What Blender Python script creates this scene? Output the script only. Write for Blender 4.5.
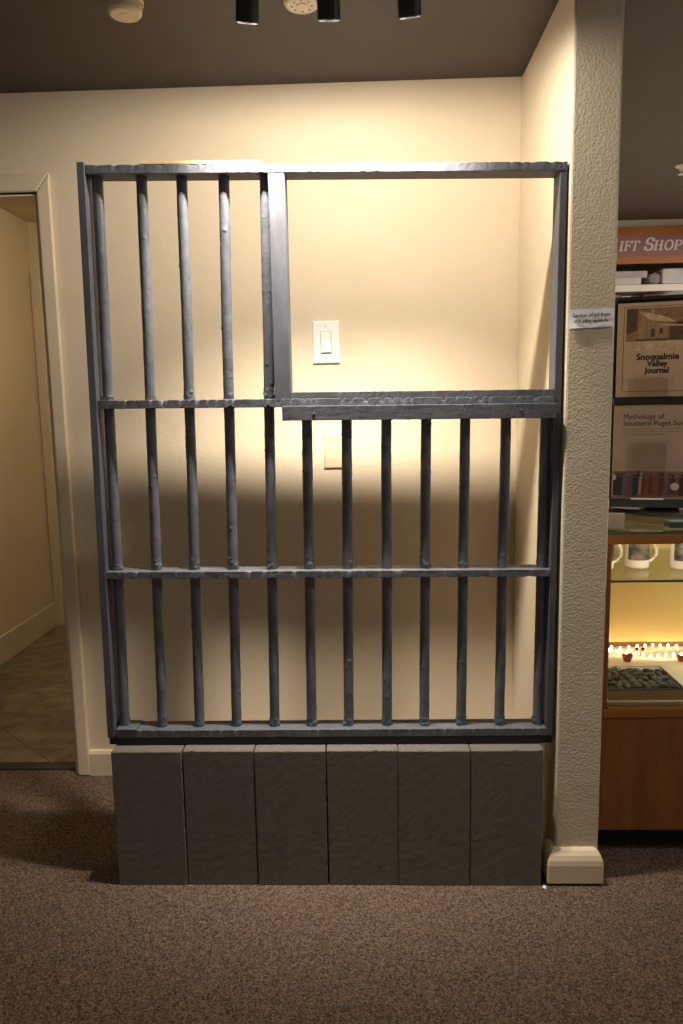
import bpy, bmesh, math, random
from mathutils import Vector, Matrix, noise as mnoise

for o in list(bpy.data.objects):
    bpy.data.objects.remove(o)
scene = bpy.context.scene
C = scene.collection
R = math.radians

# ------------------------------------------------------------------ camera
CAM_P, CAM_Y, CAM_R = 0.1405, -0.0328, 0.0183          # pitch down, yaw, roll (from vanishing points)
fw = Vector((math.sin(CAM_Y) * math.cos(CAM_P), math.cos(CAM_Y) * math.cos(CAM_P), -math.sin(CAM_P)))
rt = Vector((math.cos(CAM_Y), -math.sin(CAM_Y), 0))
dn = fw.cross(rt)
r2 = rt * math.cos(CAM_R) + dn * math.sin(CAM_R)
d2 = -rt * math.sin(CAM_R) + dn * math.cos(CAM_R)
cam_data = bpy.data.cameras.new('camera')
cam_data.sensor_fit = 'HORIZONTAL'
cam_data.sensor_width = 36.0
cam_data.lens = 746.0 * 36.0 / 683.0
cam_data.clip_start = 0.02
cam = bpy.data.objects.new('camera', cam_data)
C.objects.link(cam)
m = Matrix((r2, -d2, -fw)).transposed().to_4x4()
m.translation = Vector((0, -2.556, 1.3232))
cam.matrix_world = m
scene.camera = cam

# ------------------------------------------------------------------ world, exposure, lights
w = bpy.data.worlds.new('world')
scene.world = w
w.use_nodes = True
bg = w.node_tree.nodes['Background']
bg.inputs[0].default_value = (1.0, 0.88, 0.74, 1)
bg.inputs[1].default_value = 0.155
vs = scene.view_settings
vs.view_transform = 'Standard'
vs.look = 'None'
vs.gamma = 1.0
vs.use_curve_mapping = False
vs.exposure = 0.0

WARM = (1.0, 0.905, 0.79)
HEAD_POWER = 94.0          # reflector beam of each track head over the alcove
SPILL = 0.135               # stray light of a head, as a share of its beam
HEAD_TILT = 20.0           # degrees towards the wall
FILL_POWER = 11.0           # added unseen track heads brightening the front carpet
SHOP_FILL = 400.0
BACKROOM_FILL = 62.0
CASE_FILL = 46.0
BULB = 22.0

# ------------------------------------------------------------------ helpers
def srgb(r, g, b):
    def f(c):
        c /= 255.0
        return c / 12.92 if c <= 0.04045 else ((c + 0.055) / 1.055) ** 2.4
    return (f(r), f(g), f(b), 1.0)

MATS = {}
def mat(name, col, rough=0.6, var=None, bump=None, metal=0.0, spec=0.5, emit=None, emit_s=0.0, trans=0.0, stretch=(1, 1, 1), bump2=None):
    """var=(scale, darker colour, detail); bump=(scale, strength, distance)"""
    if name in MATS:
        return MATS[name]
    m = bpy.data.materials.new(name)
    m.use_nodes = True
    nt = m.node_tree
    b = nt.nodes['Principled BSDF']
    b.inputs['Base Color'].default_value = col
    b.inputs['Roughness'].default_value = rough
    b.inputs['Metallic'].default_value = metal
    b.inputs['Specular IOR Level'].default_value = spec
    if trans:
        b.inputs['Transmission Weight'].default_value = trans
    if emit:
        b.inputs['Emission Color'].default_value = emit
        b.inputs['Emission Strength'].default_value = emit_s
    if var or bump:
        tc = nt.nodes.new('ShaderNodeTexCoord')
        mp = nt.nodes.new('ShaderNodeMapping')
        mp.inputs['Scale'].default_value = stretch
        nt.links.new(tc.outputs['Object'], mp.inputs['Vector'])
        oi = nt.nodes.new('ShaderNodeObjectInfo')
        ml = nt.nodes.new('ShaderNodeMath'); ml.operation = 'MULTIPLY'; ml.inputs[1].default_value = 37.0
        nt.links.new(oi.outputs['Random'], ml.inputs[0])
        nt.links.new(ml.outputs[0], mp.inputs['Location'])
    if var:
        n = nt.nodes.new('ShaderNodeTexNoise')
        n.inputs['Scale'].default_value = var[0]
        n.inputs['Detail'].default_value = var[2] if len(var) > 2 else 3
        n.inputs['Roughness'].default_value = 0.6
        nt.links.new(mp.outputs[0], n.inputs['Vector'])
        cr = nt.nodes.new('ShaderNodeValToRGB')
        lo, hi = (var[3], var[4]) if len(var) > 3 else (0.3, 0.7)
        cr.color_ramp.elements[0].position = lo
        cr.color_ramp.elements[1].position = hi
        cr.color_ramp.elements[0].color = var[1]
        cr.color_ramp.elements[1].color = col
        nt.links.new(n.outputs[0], cr.inputs[0])
        nt.links.new(cr.outputs[0], b.inputs['Base Color'])
    prev = None
    for bp in (bump, bump2):
        if bp:
            if len(bp) > 3:
                n2 = nt.nodes.new('ShaderNodeTexVoronoi')
                n2.feature = 'SMOOTH_F1'
                n2.inputs['Smoothness'].default_value = 0.6
            else:
                n2 = nt.nodes.new('ShaderNodeTexNoise')
                n2.inputs['Detail'].default_value = 2.5
            n2.inputs['Scale'].default_value = bp[0]
            nt.links.new(mp.outputs[0], n2.inputs['Vector'])
            bu = nt.nodes.new('ShaderNodeBump')
            bu.inputs['Strength'].default_value = bp[1]
            bu.inputs['Distance'].default_value = bp[2]
            nt.links.new(n2.outputs[0], bu.inputs['Height'])
            if prev:
                nt.links.new(prev.outputs[0], bu.inputs['Normal'])
            nt.links.new(bu.outputs[0], b.inputs['Normal'])
            prev = bu
    MATS[name] = m
    return m

def clear_mat(name, tint, amount=0.12, rough=0.03):
    m = bpy.data.materials.new(name)
    m.use_nodes = True
    nt = m.node_tree
    out = nt.nodes['Material Output']
    nt.nodes.remove(nt.nodes['Principled BSDF'])
    t = nt.nodes.new('ShaderNodeBsdfTransparent'); t.inputs[0].default_value = tint
    g = nt.nodes.new('ShaderNodeBsdfGlossy'); g.inputs['Roughness'].default_value = rough
    fr = nt.nodes.new('ShaderNodeFresnel'); fr.inputs[0].default_value = 1.45
    mul = nt.nodes.new('ShaderNodeMath'); mul.operation = 'MULTIPLY'; mul.inputs[1].default_value = amount / 0.12
    mx = nt.nodes.new('ShaderNodeMixShader')
    nt.links.new(fr.outputs[0], mul.inputs[0]); nt.links.new(mul.outputs[0], mx.inputs[0])
    nt.links.new(t.outputs[0], mx.inputs[1]); nt.links.new(g.outputs[0], mx.inputs[2])
    nt.links.new(mx.outputs[0], out.inputs[0])
    MATS[name] = m
    return m

def tag(o, label=None, cat=None, group=None, kind=None):
    if label: o['label'] = label
    if cat: o['category'] = cat
    if group: o['group'] = group
    if kind: o['kind'] = kind
    return o

def empty(name, loc, label, cat, group=None, rz=0.0):
    o = bpy.data.objects.new(name, None)
    o.empty_display_size = 0.05
    C.objects.link(o)
    o.location = loc
    o.rotation_euler = (0, 0, rz)
    return tag(o, label, cat, group)

def obj(name, bm, material, parent=None, bevel=0.0, smooth=False, seg=2):
    me = bpy.data.meshes.new(name)
    bmesh.ops.recalc_face_normals(bm, faces=bm.faces[:])
    bm.to_mesh(me)
    bm.free()
    ms = material if isinstance(material, (list, tuple)) else [material]
    for k in ms:
        me.materials.append(k)
    if smooth:
        for p in me.polygons:
            p.use_smooth = True
    o = bpy.data.objects.new(name, me)
    C.objects.link(o)
    if parent:
        o.parent = parent
    if bevel:
        b = o.modifiers.new('bevel', 'BEVEL')
        b.width = bevel
        b.segments = seg
        b.limit_method = 'ANGLE'
        b.angle_limit = R(40)
    return o

def struct(name, bm, material, label, cat='wall', bevel=0.0):
    o = obj(name, bm, material, None, bevel)
    return tag(o, label, cat, None, 'structure')

def box(bm, x0, x1, y0, y1, z0, z1, M=None, sh=0.0, mi=0):
    """box; sh = x shift of the top against the bottom"""
    vs_ = []
    for z in (z0, z1):
        s = sh if z == z1 else 0.0
        for x, y in ((x0, y0), (x1, y0), (x1, y1), (x0, y1)):
            v = Vector((x + s, y, z))
            if M: v = M @ v
            vs_.append(bm.verts.new(v))
    for f in ((0, 3, 2, 1), (4, 5, 6, 7), (0, 1, 5, 4), (1, 2, 6, 5), (2, 3, 7, 6), (3, 0, 4, 7)):
        fc = bm.faces.new([vs_[i] for i in f])
        fc.material_index = mi
    return vs_

def boxes(*bs):
    bm = bmesh.new()
    for b in bs:
        box(bm, *b)
    return bm

def prism(bm, pts, axis, a0, a1, mi=0):
    """extrude a 2-D outline; axis 'X','Y' or 'Z' is the extrusion axis"""
    def P(p, a):
        return {'X': (a, p[0], p[1]), 'Y': (p[0], a, p[1]), 'Z': (p[0], p[1], a)}[axis]
    A = [bm.verts.new(P(p, a0)) for p in pts]
    B = [bm.verts.new(P(p, a1)) for p in pts]
    n = len(pts)
    for f in [A[::-1], B] + [[A[i], A[(i + 1) % n], B[(i + 1) % n], B[i]] for i in range(n)]:
        fc = bm.faces.new(f)
        fc.material_index = mi
    return A + B

def lathe(bm, prof, n=28, M=None, mi=0):
    """revolve (radius, z) pairs about Z"""
    rings = []
    for r, z in prof:
        ring = []
        if r < 1e-6:
            v = Vector((0, 0, z))
            ring = [bm.verts.new(M @ v if M else v)]
        else:
            for k in range(n):
                a = 2 * math.pi * k / n
                v = Vector((r * math.cos(a), r * math.sin(a), z))
                ring.append(bm.verts.new(M @ v if M else v))
        rings.append(ring)
    for A, B in zip(rings, rings[1:]):
        for k in range(n):
            q = []
            for v in (A[k % len(A)], A[(k + 1) % len(A)], B[(k + 1) % len(B)], B[k % len(B)]):
                if v not in q: q.append(v)
            if len(q) > 2:
                f = bm.faces.new(q); f.material_index = mi

def tube(bm, pts, r, n=10, closed=False, mi=0):
    pts = [Vector(p) for p in pts]
    rings = []
    N = len(pts)
    for i, p in enumerate(pts):
        if closed:
            t = pts[(i + 1) % N] - pts[i - 1]
        else:
            t = pts[min(i + 1, N - 1)] - pts[max(i - 1, 0)]
        t.normalize()
        up = Vector((0, 0, 1)) if abs(t.z) < 0.9 else Vector((1, 0, 0))
        u = t.cross(up).normalized()
        v = t.cross(u)
        rr = r[i] if isinstance(r, (list, tuple)) else r
        rings.append([bm.verts.new(p + (u * math.cos(2 * math.pi * k / n) + v * math.sin(2 * math.pi * k / n)) * rr) for k in range(n)])
    last = N if closed else N - 1
    for i in range(last):
        A, B = rings[i], rings[(i + 1) % N]
        for k in range(n):
            f = bm.faces.new((A[k], A[(k + 1) % n], B[(k + 1) % n], B[k])); f.material_index = mi
    if not closed:
        bm.faces.new(rings[0][::-1]); bm.faces.new(rings[-1])

def text_bm(lines, size, spacing=1.0, bold=0.0, shear=0.0, align='LEFT', depth=0.0003):
    """lettering in the XZ plane facing -Y, from the built-in font"""
    cu = bpy.data.curves.new('lettering', 'FONT')
    cu.body = '\n'.join(lines)
    cu.size = size
    cu.space_line = spacing
    cu.offset = bold
    cu.shear = shear
    cu.align_x = align
    cu.extrude = depth
    cu.resolution_u = 3
    t = bpy.data.objects.new('lettering_source', cu)
    C.objects.link(t)
    bpy.context.view_layer.update()
    me = bpy.data.meshes.new_from_object(t.evaluated_get(bpy.context.evaluated_depsgraph_get()))
    bpy.data.objects.remove(t)
    bm = bmesh.new()
    bm.from_mesh(me)
    bpy.data.meshes.remove(me)
    bmesh.ops.rotate(bm, verts=bm.verts, cent=(0, 0, 0), matrix=Matrix.Rotation(R(90), 3, 'X'))
    return bm

def spot(name, loc, direction, power, angle=160, blend=0.35, radius=0.02, color=WARM, parent=None):
    l = bpy.data.lights.new(name, 'SPOT')
    l.energy = power
    l.spot_size = R(angle)
    l.spot_blend = blend
    l.shadow_soft_size = radius
    l.color = color
    o = bpy.data.objects.new(name, l)
    C.objects.link(o)
    o.rotation_euler = Vector(direction).to_track_quat('-Z', 'Y').to_euler()
    o.location = loc
    if parent:
        o.parent = parent
    return o

# ------------------------------------------------------------------ materials
plaster = mat('cream_plaster', srgb(228, 211, 182), 0.75, var=(2.2, srgb(223, 205, 175), 3), bump=(150, 0.45, 0.0016), bump2=(28, 0.25, 0.003), spec=0.3)
plaster_col = mat('stucco_plaster', srgb(214, 200, 174), 0.8, var=(9, srgb(206, 191, 164), 4), bump=(165, 0.8, -0.0009, 'V'), bump2=(60, 0.35, 0.0012), spec=0.3)
trim_paint = mat('cream_trim_paint', srgb(228, 210, 178), 0.45, var=(6, srgb(221, 202, 171), 3), bump=(30, 0.12, 0.002))
backroom_paint = mat('backroom_paint', srgb(210, 196, 166), 0.7, var=(2, srgb(204, 190, 160), 2), bump=(140, 0.3, 0.001))
ceil_mat = mat('dark_ceiling_paint', srgb(78, 71, 66), 0.62, var=(7, srgb(72, 65, 60), 4), bump=(60, 0.25, 0.002))
carpet = mat('brown_loop_carpet', srgb(142, 120, 102), 0.95, var=(230, srgb(64, 51, 43), 4, 0.38, 0.64), bump=(240, 1.0, 0.007), spec=0.1)
stone_floor = mat('slate_look_floor', srgb(142, 126, 102), 0.42, var=(9, srgb(98, 82, 62), 6, 0.36, 0.66), bump=(25, 0.3, 0.003), stretch=(1, 1.5, 1))
grout = mat('floor_grout', srgb(84, 70, 54), 0.8)
concrete = mat('grey_concrete', srgb(112, 107, 97), 0.92, var=(40, srgb(103, 98, 88), 6), bump=(380, 0.4, 0.0008), bump2=(900, 0.4, 0.0006), spec=0.2)
slate_paint = mat('slate_grey_enamel', srgb(104, 107, 114), 0.42, var=(26, srgb(82, 84, 91), 5), bump=(120, 0.45, 0.0015), spec=0.5)
slate_wood = mat('slate_grey_painted_wood', srgb(96, 98, 104), 0.55, var=(30, srgb(74, 76, 82), 5), bump=(70, 0.5, 0.0015), stretch=(0.35, 1, 1))
slate_wood_v = mat('slate_grey_painted_post', srgb(96, 98, 105), 0.55, var=(30, srgb(76, 78, 84), 5), bump=(70, 0.5, 0.0015), stretch=(1, 1, 0.25))
black_paint = mat('black_painted_board', srgb(32, 31, 32), 0.6, var=(20, srgb(24, 23, 24), 3))
bare_wood = mat('bare_pale_wood', srgb(216, 188, 140), 0.6, var=(40, srgb(190, 158, 110), 4), stretch=(0.2, 1, 1))
white_plastic = mat('white_plastic', srgb(240, 238, 232), 0.35)
cream_plastic = mat('cream_plastic', srgb(218, 202, 168), 0.4)
grey_gap = mat('switch_gap_grey', srgb(170, 168, 162), 0.5)
screw_metal = mat('painted_screw', srgb(226, 222, 214), 0.35)
black_metal = mat('black_satin_metal', srgb(18, 17, 17), 0.45)
lamp_face = mat('lamp_lens', srgb(255, 240, 210), 0.4, emit=(1, 0.86, 0.66, 1), emit_s=6.0)
detector = mat('ivory_detector_plastic', srgb(226, 212, 184), 0.45)
detector_dark = mat('detector_slot', srgb(120, 106, 86), 0.6)
paper = mat('white_paper', srgb(238, 236, 238), 0.8)
ink = mat('black_ink', srgb(34, 30, 28), 0.8)
oak = mat('brown_stained_wood', srgb(146, 94, 46), 0.42, var=(16, srgb(116, 70, 32), 6), stretch=(1, 1, 0.22), bump=(60, 0.15, 0.001))
oak_rail = mat('brown_stained_rail', srgb(160, 104, 44), 0.4, var=(18, srgb(124, 76, 30), 6), stretch=(0.22, 1, 1))
brass = mat('brass', srgb(214, 178, 96), 0.28, metal=1.0)
yellow_back = mat('yellow_cloth_back', srgb(238, 212, 150), 0.85, var=(5, srgb(233, 204, 136), 3), bump=(200, 0.2, 0.001))
case_white = mat('white_case_liner', srgb(238, 226, 206), 0.7)
toe_black = mat('black_toe_kick', srgb(22, 18, 16), 0.7)
glass = clear_mat('clear_glass', (0.97, 0.985, 0.975, 1), 0.10)
glass_shelf_m = clear_mat('clear_shelf_glass', (0.95, 0.98, 0.96, 1), 0.06)
glass_edge = mat('green_glass_edge', srgb(64, 84, 70), 0.2)
acrylic = clear_mat('clear_acrylic', (0.995, 0.99, 0.985, 1), 0.07, 0.08)

# ================================================================== THE SETTING
CZ = 2.35                    # ceiling
XS, XE, DC = 0.513, 0.632, 0.616   # partition: alcove face, shop face, end face

# floors
bm = bmesh.new()
box(bm, -3.2, 3.4, -4.6, 0.04, -0.03, 0.0)
box(bm, 0.5, 3.4, 0.04, 2.8, -0.03, 0.0)
struct('floor', bm, carpet, 'brown loop-pile carpet across the whole exhibit floor', 'floor')

fb = struct('floor_backroom', boxes((-1.95, -0.62, 0.06, 1.93, -0.03, -0.0015)), grout, 'brown slate-look tiled floor beyond the doorway', 'floor')
# diagonal tiles, one joint where the photograph shows it
ang = math.atan2(-0.258, 0.287)
u = Vector((math.cos(ang), math.sin(ang), 0)); v_ = Vector((-math.sin(ang), math.cos(ang), 0))
org = Vector((-1.36, 0.223, 0))
TS = 0.62
def clip_poly(poly, x0, x1, y0, y1):
    def cl(ps, ins, inter):
        out = []
        for i, p in enumerate(ps):
            q = ps[i - 1]
            if ins(p):
                if not ins(q): out.append(inter(q, p))
                out.append(p)
            elif ins(q): out.append(inter(q, p))
        return out
    def at_x(c): return lambda a, b: a.lerp(b, (c - a.x) / (b.x - a.x))
    def at_y(c): return lambda a, b: a.lerp(b, (c - a.y) / (b.y - a.y))
    for ins, it in ((lambda p: p.x >= x0, at_x(x0)), (lambda p: p.x <= x1, at_x(x1)), (lambda p: p.y >= y0, at_y(y0)), (lambda p: p.y <= y1, at_y(y1))):
        poly = cl(poly, ins, it)
        if len(poly) < 3: return []
    return poly
for i in range(-4, 5):
    for j in range(-3, 5):
        g = 0.0012
        ps = [org + u * ((i + a) * TS + 0.2 + (g if a == 0 else -g)) + v_ * ((j + b) * TS + (g if b == 0 else -g)) for a, b in ((0, 0), (1, 0), (1, 1), (0, 1))]
        ps = clip_poly(ps, -1.948, -0.622, 0.085, 1.928)
        if len(ps) >= 3:
            bm = bmesh.new()
            prism(bm, [(p.x, p.y) for p in ps], 'Z', -0.0015, 0.001)
            obj('tile', bm, stone_floor, fb)
struct('trim_2', boxes((-1.93, -1.02, 0.03, 0.085, -0.002, 0.006)), mat('dark_threshold', srgb(46, 38, 32), 0.6), 'dark metal threshold strip between carpet and tiled floor', 'trim', 0.002)

# ceilings
bm = bmesh.new()
box(bm, -3.2, 3.4, -4.6, 0.06, CZ, CZ + 0.1)
box(bm, 0.57, 3.4, 0.06, 2.8, CZ, CZ + 0.1)
struct('ceiling', bm, ceil_mat, 'dark charcoal painted ceiling over exhibit and gift shop', 'ceiling')
struct('ceiling_backroom', boxes((-2.05, -0.55, 0.12, 2.05, 2.42, 2.5)), backroom_paint, 'cream ceiling of the room beyond the doorway', 'ceiling')

# back wall with the doorway X -1.93 .. -1.076, Z 0 .. 2.036
DX0, DX1, DZ = -1.93, -1.066, 2.036
bm = bmesh.new()
box(bm, DX1, XS + 0.05, 0.0, 0.12, 0, CZ)
box(bm, -3.2, DX0, 0.0, 0.12, 0, CZ)
box(bm, DX0, DX1, 0.0, 0.12, DZ, CZ)
struct('wall_back', bm, plaster, 'cream textured plaster wall behind the jail front')
# partition ending in the "column"
bm = bmesh.new()
box(bm, XS, XE, -DC, 0.0, 0, CZ)
for f in bm.faces:
    if abs(f.calc_center_median().x - XS) < 1e-4: f.material_index = 1
wr = struct('wall_right', bm, [plaster_col, plaster], 'rough cream stucco partition end beside the gift shop', 'wall', 0.006)
struct('wall_shop', boxes((0.57, XE, 0.12, 2.8, 0, CZ)), plaster_col, 'cream partition running back along the gift shop')
struct('wall_shop_far', boxes((0.57, 3.4, 2.42, 2.52, 0, CZ)), mat('shop_wall_paint', srgb(150, 146, 130), 0.8, var=(3, srgb(142, 138, 122), 2)), 'grey green wall behind the gift shop shelving')
# back room
struct('wall_backroom_left', boxes((-2.05, -1.95, 0.12, 2.05, 0, 2.42)), backroom_paint, 'tan wall on the left inside the back room')
struct('wall_backroom_far', boxes((-1.95, -0.55, 1.93, 2.05, 0, 2.42)), backroom_paint, 'tan far wall of the room through the doorway')
struct('wall_backroom_right', boxes((-0.62, -0.55, 0.12, 1.93, 0, 2.42)), backroom_paint, 'tan wall closing the back room on the right')
struct('baseboard_backroom', boxes((-1.95, -1.935, 0.12, 1.93, 0.001, 0.15)), mat('backroom_trim', srgb(204, 190, 166), 0.5), 'tall cream baseboard along the back room left wall', 'baseboard', 0.004)
MATS['backroom_trim'] = bpy.data.materials['backroom_trim']
d1 = empty('door_1', (-1.51, 1.93, 0), 'cream flush door closing the far end of the back room', 'door')
d1['kind'] = 'structure'
obj('door_leaf', boxes((-0.37, 0.42, -0.012, 0.0, 0.008, 2.06)), MATS['backroom_trim'], d1, 0.003)
for bx in ((-0.437, -0.375, -0.03, 0.0, 0.001, 2.13), (0.425, 0.487, -0.03, 0.0, 0.001, 2.13), (-0.375, 0.425, -0.03, 0.0, 2.065, 2.13)):
    obj('casing', boxes(bx), MATS['backroom_trim'], d1, 0.006)

# doorway casing and jambs
tr = empty('trim_1', (-1.5, 0, 0), 'cream door casing framing the open doorway beside the jail', 'trim')
tr['kind'] = 'structure'
def rel(b, o): return (b[0] - o[0], b[1] - o[0], b[2] - o[1], b[3] - o[1], b[4] - o[2], b[5] - o[2])
for ps in ([(-1.066, 0.001), (-1.021, 0.001), (-1.021, 2.098), (-1.066, 2.040)], [(-1.985, 0.001), (-1.93, 0.001), (-1.93, 2.040), (-1.985, 2.098)], [(-1.93, 2.040), (-1.066, 2.040), (-1.021, 2.098), (-1.985, 2.098)]):
    bm = bmesh.new()
    prism(bm, [(p[0] + 1.5, p[1]) for p in ps], 'Y', -0.018, 0.0)
    obj('casing', bm, trim_paint, tr, 0.006, seg=3)
for b in ((-1.08, -1.066, 0.0, 0.12, 0.001, 2.03), (-1.93, -1.916, 0.0, 0.12, 0.001, 2.03), (-1.93, -1.066, 0.0, 0.12, 2.03, 2.045)):
    obj('jamb', boxes(rel(b, (-1.5, 0, 0))), trim_paint, tr, 0.002)

# baseboards
bm = bmesh.new()
prism(bm, [(0, 0.001), (-0.016, 0.001), (-0.016, 0.084), (-0.011, 0.094), (0, 0.096)], 'X', -1.021, 0.484)
struct('baseboard_back', bm, trim_paint, 'cream baseboard along the wall behind the blocks', 'baseboard')
bm = bmesh.new()
x0, x1, y0 = 0.487, 0.641, -0.644
prof = [(0.0, 0.006), (0.0, 0.060), (0.002, 0.074), (0.007, 0.087), (0.015, 0.097), (0.024, 0.101)]
rings = []
for ins, z in prof:
    rings.append([bm.verts.new(p) for p in ((x0 + ins, -0.57, z), (x0 + ins, y0 + ins, z), (x1 - ins, y0 + ins, z), (x1 - ins, -0.57, z))])
for A, B in zip(rings, rings[1:]):
    for k in range(4):
        bm.faces.new((A[k], A[(k + 1) % 4], B[(k + 1) % 4], B[k]))
bm.faces.new(rings[0]); bm.faces.new(rings[-1])
bb = struct('baseboard_right', bm, trim_paint, 'rounded cream base block wrapping the foot of the partition end', 'baseboard', 0.008)

# ================================================================== JAIL FRONT
FY, FB = -0.605, -0.541         # front and back of the rails
BY = -0.573                     # bar axis
jail = empty('jail_cell_front', (-0.11, BY, 0.397), 'slate grey painted jail cell front of wooden rails and round bars', 'jail bars')
JO = (-0.11, BY, 0.397)
def rough_plank(x0, x1, y0, y1, z0, z1, slope=0.0, jit=0.0006, chip=0.0, seed=1, nx=None):
    """a plank along X whose front edges are ragged"""
    rnd = random.Random(seed)
    bm = bmesh.new()
    nx = nx or max(2, int((x1 - x0) / 0.006))
    rows = []
    for i in range(nx + 1):
        t = i / nx
        x = x0 + (x1 - x0) * t
        dz = slope * t
        c = chip * max(0.0, mnoise.noise(Vector((x * 75, seed * 3.1, 0))) - 0.1) * 1.6
        c2 = chip * max(0.0, mnoise.noise(Vector((x * 90, seed * 5.7, 4))) - 0.15) * 1.6
        pts = [(y0 + rnd.uniform(0, jit), z0 + dz + rnd.uniform(0, jit) + c2), (y0 + rnd.uniform(0, jit) + c * 0.25, (z0 + z1) / 2 + dz),
               (y0 + rnd.uniform(0, jit) + c * 0.8, z1 + dz - rnd.uniform(0, jit) - c), (y0 + 0.012, z1 + dz - rnd.uniform(0, jit * 0.6)),
               (y1, z1 + dz), (y1, z0 + dz)]
        rows.append([bm.verts.new((x - JO[0], p[0] - JO[1], p[1] - JO[2])) for p in pts])
    for A, B in zip(rows, rows[1:]):
        for k in range(6):
            bm.faces.new((A[k], A[(k + 1) % 6], B[(k + 1) % 6], B[k]))
    bm.faces.new(rows[0]); bm.faces.new(rows[-1][::-1])
    return bm
def jbox(b, sh=0.0):
    bm = bmesh.new(); bb_ = rel(b, JO); box(bm, *bb_, sh=sh); return bm
# posts (boards on edge, leaning a little with the whole front)
obj('post', jbox((-0.728, -0.708, FY - 0.002, FB + 0.004, 0.420, 1.941), 0.016), slate_wood_v, jail, 0.002)
obj('post', jbox((0.4845, 0.502, FY + 0.002, FB + 0.004, 0.420, 1.905), 0.006), slate_wood_v, jail, 0.002)
# rails
obj('rail', rough_plank(-0.6915, 0.508, FY, FB, 1.912, 1.934, slope=-0.024, chip=0.003, seed=3), slate_wood, jail, 0.001)
obj('rail', rough_plank(-0.700, 0.488, FY, FB, 1.328, 1.350, slope=-0.010, chip=0.007, seed=8), slate_wood, jail, 0.0008)
obj('rail', rough_plank(-0.703, 0.486, FY, FB, 0.872, 0.892, slope=-0.006, chip=0.004, seed=12), slate_wood, jail, 0.001)
obj('rail', rough_plank(-0.705, 0.486, FY, FB, 0.419, 0.441, slope=0.002, chip=0.003, seed=21), slate_wood, jail, 0.001)
obj('base_board', jbox((-0.725, 0.503, FY + 0.004, FB + 0.01, 0.398, 0.4195)), black_paint, jail, 0.0015)
# little plank end at the lower left, as in the photograph
obj('corner_block', jbox((-0.703, -0.645, FY - 0.002, FB - 0.002, 0.441, 0.4455)), slate_wood, jail, 0.0015)
# opening: jamb, sill strip and face board
obj('jamb_board', jbox((-0.232, -0.190, FY + 0.001, FB, 1.338, 1.918), -0.001), slate_wood_v, jail, 0.0025)
obj('sill_strip', rough_plank(-0.190, 0.487, FY + 0.002, FB, 1.336, 1.3625, slope=-0.005, chip=0.002, seed=31), slate_wood, jail, 0.001)
obj('face_board', rough_plank(-0.212, 0.490, FY - 0.019, FY - 0.0005, 1.289, 1.327, slope=-0.005, jit=0.0004, chip=0.001, seed=41), slate_wood, jail, 0.0012)
for x in (-0.13, 0.40):
    bm = bmesh.new(); lathe(bm, [(0.004, 0), (0.004, 0.001), (0.0, 0.0016)], 10, Matrix.Translation((x - JO[0], FY - 0.019 - JO[1], 1.305 - JO[2])) @ Matrix.Rotation(R(90), 4, 'X'))
    obj('nail_head', bm, slate_paint, jail)

def bar_mesh(xb, zb, xt, zt, joints, seed):
    rnd = random.Random(seed)
    bm = bmesh.new()
    n = 28
    N = int((zt - zb) / 0.0026)
    blobs = []
    for z in joints:
        for _ in range(rnd.choice((8, 22, 34))):
            blobs.append((z + 0.003 + abs(rnd.gauss(0, 0.012)), rnd.uniform(0, 2 * math.pi), rnd.uniform(0.0008, 0.0028), rnd.uniform(0.0018, 0.0038)))
    for _ in range(34):
        blobs.append((rnd.uniform(zb, zt), rnd.uniform(0, 2 * math.pi), rnd.uniform(0.0008, 0.0020), rnd.uniform(0.0018, 0.0035)))
    rings = []
    for i in range(N + 1):
        t = i / N
        z = zb + (zt - zb) * t
        x = xb + (xt - xb) * t + 0.0016 * mnoise.noise(Vector((z * 3, seed, 0)))
        ring = []
        near = [b for b in blobs if abs(b[0] - z) < 0.012]
        for k in range(n):
            a = 2 * math.pi * k / n
            r = 0.0138 + 0.0005 * mnoise.noise(Vector((math.cos(a) * 2, math.sin(a) * 2, z * 30 + seed * 7)))
            for bz, ba, bh, bs in near:
                da = (a - ba + math.pi) % (2 * math.pi) - math.pi
                d2_ = ((z - bz) ** 2 + (da * 0.0138) ** 2) / (bs * bs)
                if d2_ < 4: r += bh * math.exp(-d2_)
            ring.append(bm.verts.new((x + r * math.cos(a) - JO[0], r * math.sin(a), z - JO[2])))
        rings.append(ring)
    for A, B in zip(rings, rings[1:]):
        for k in range(n):
            bm.faces.new((A[k], A[(k + 1) % n], B[(k + 1) % n], B[k]))
    bm.faces.new(rings[0][::-1]); bm.faces.new(rings[-1])
    return bm
# x at bottom rail, x at top
BARS = [(-0.687, -0.672, 1.912), (-0.581, -0.558, 1.910), (-0.475, -0.455, 1.908), (-0.370, -0.349, 1.906), (-0.263, -0.243, 1.904),
        (-0.159, -0.152, 1.325), (-0.0555, -0.0465, 1.325), (0.0515, 0.0585, 1.325), (0.1545, 0.1625, 1.325), (0.257, 0.265, 1.325), (0.3625, 0.3705, 1.325), (0.4685, 0.4735, 1.325)]
for k, (xb, xt, zt) in enumerate(BARS):
    js = [0.441, 0.890] + ([1.345] if zt > 1.5 else [])
    obj('bar', bar_mesh(xb, 0.430, xt, zt, js, k + 1), slate_paint, jail, smooth=True)

lath = obj('wood_strip', boxes((-0.155, 0.155, -0.02, 0.02, 0, 0.0075)), bare_wood, None, 0.001)
lath.location = (-0.403, -0.572, 1.9325); lath.rotation_euler = (0, R(1.1), 0)
tag(lath, 'thin bare wood strip lying on top of the jail front', 'wood strip')

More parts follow.
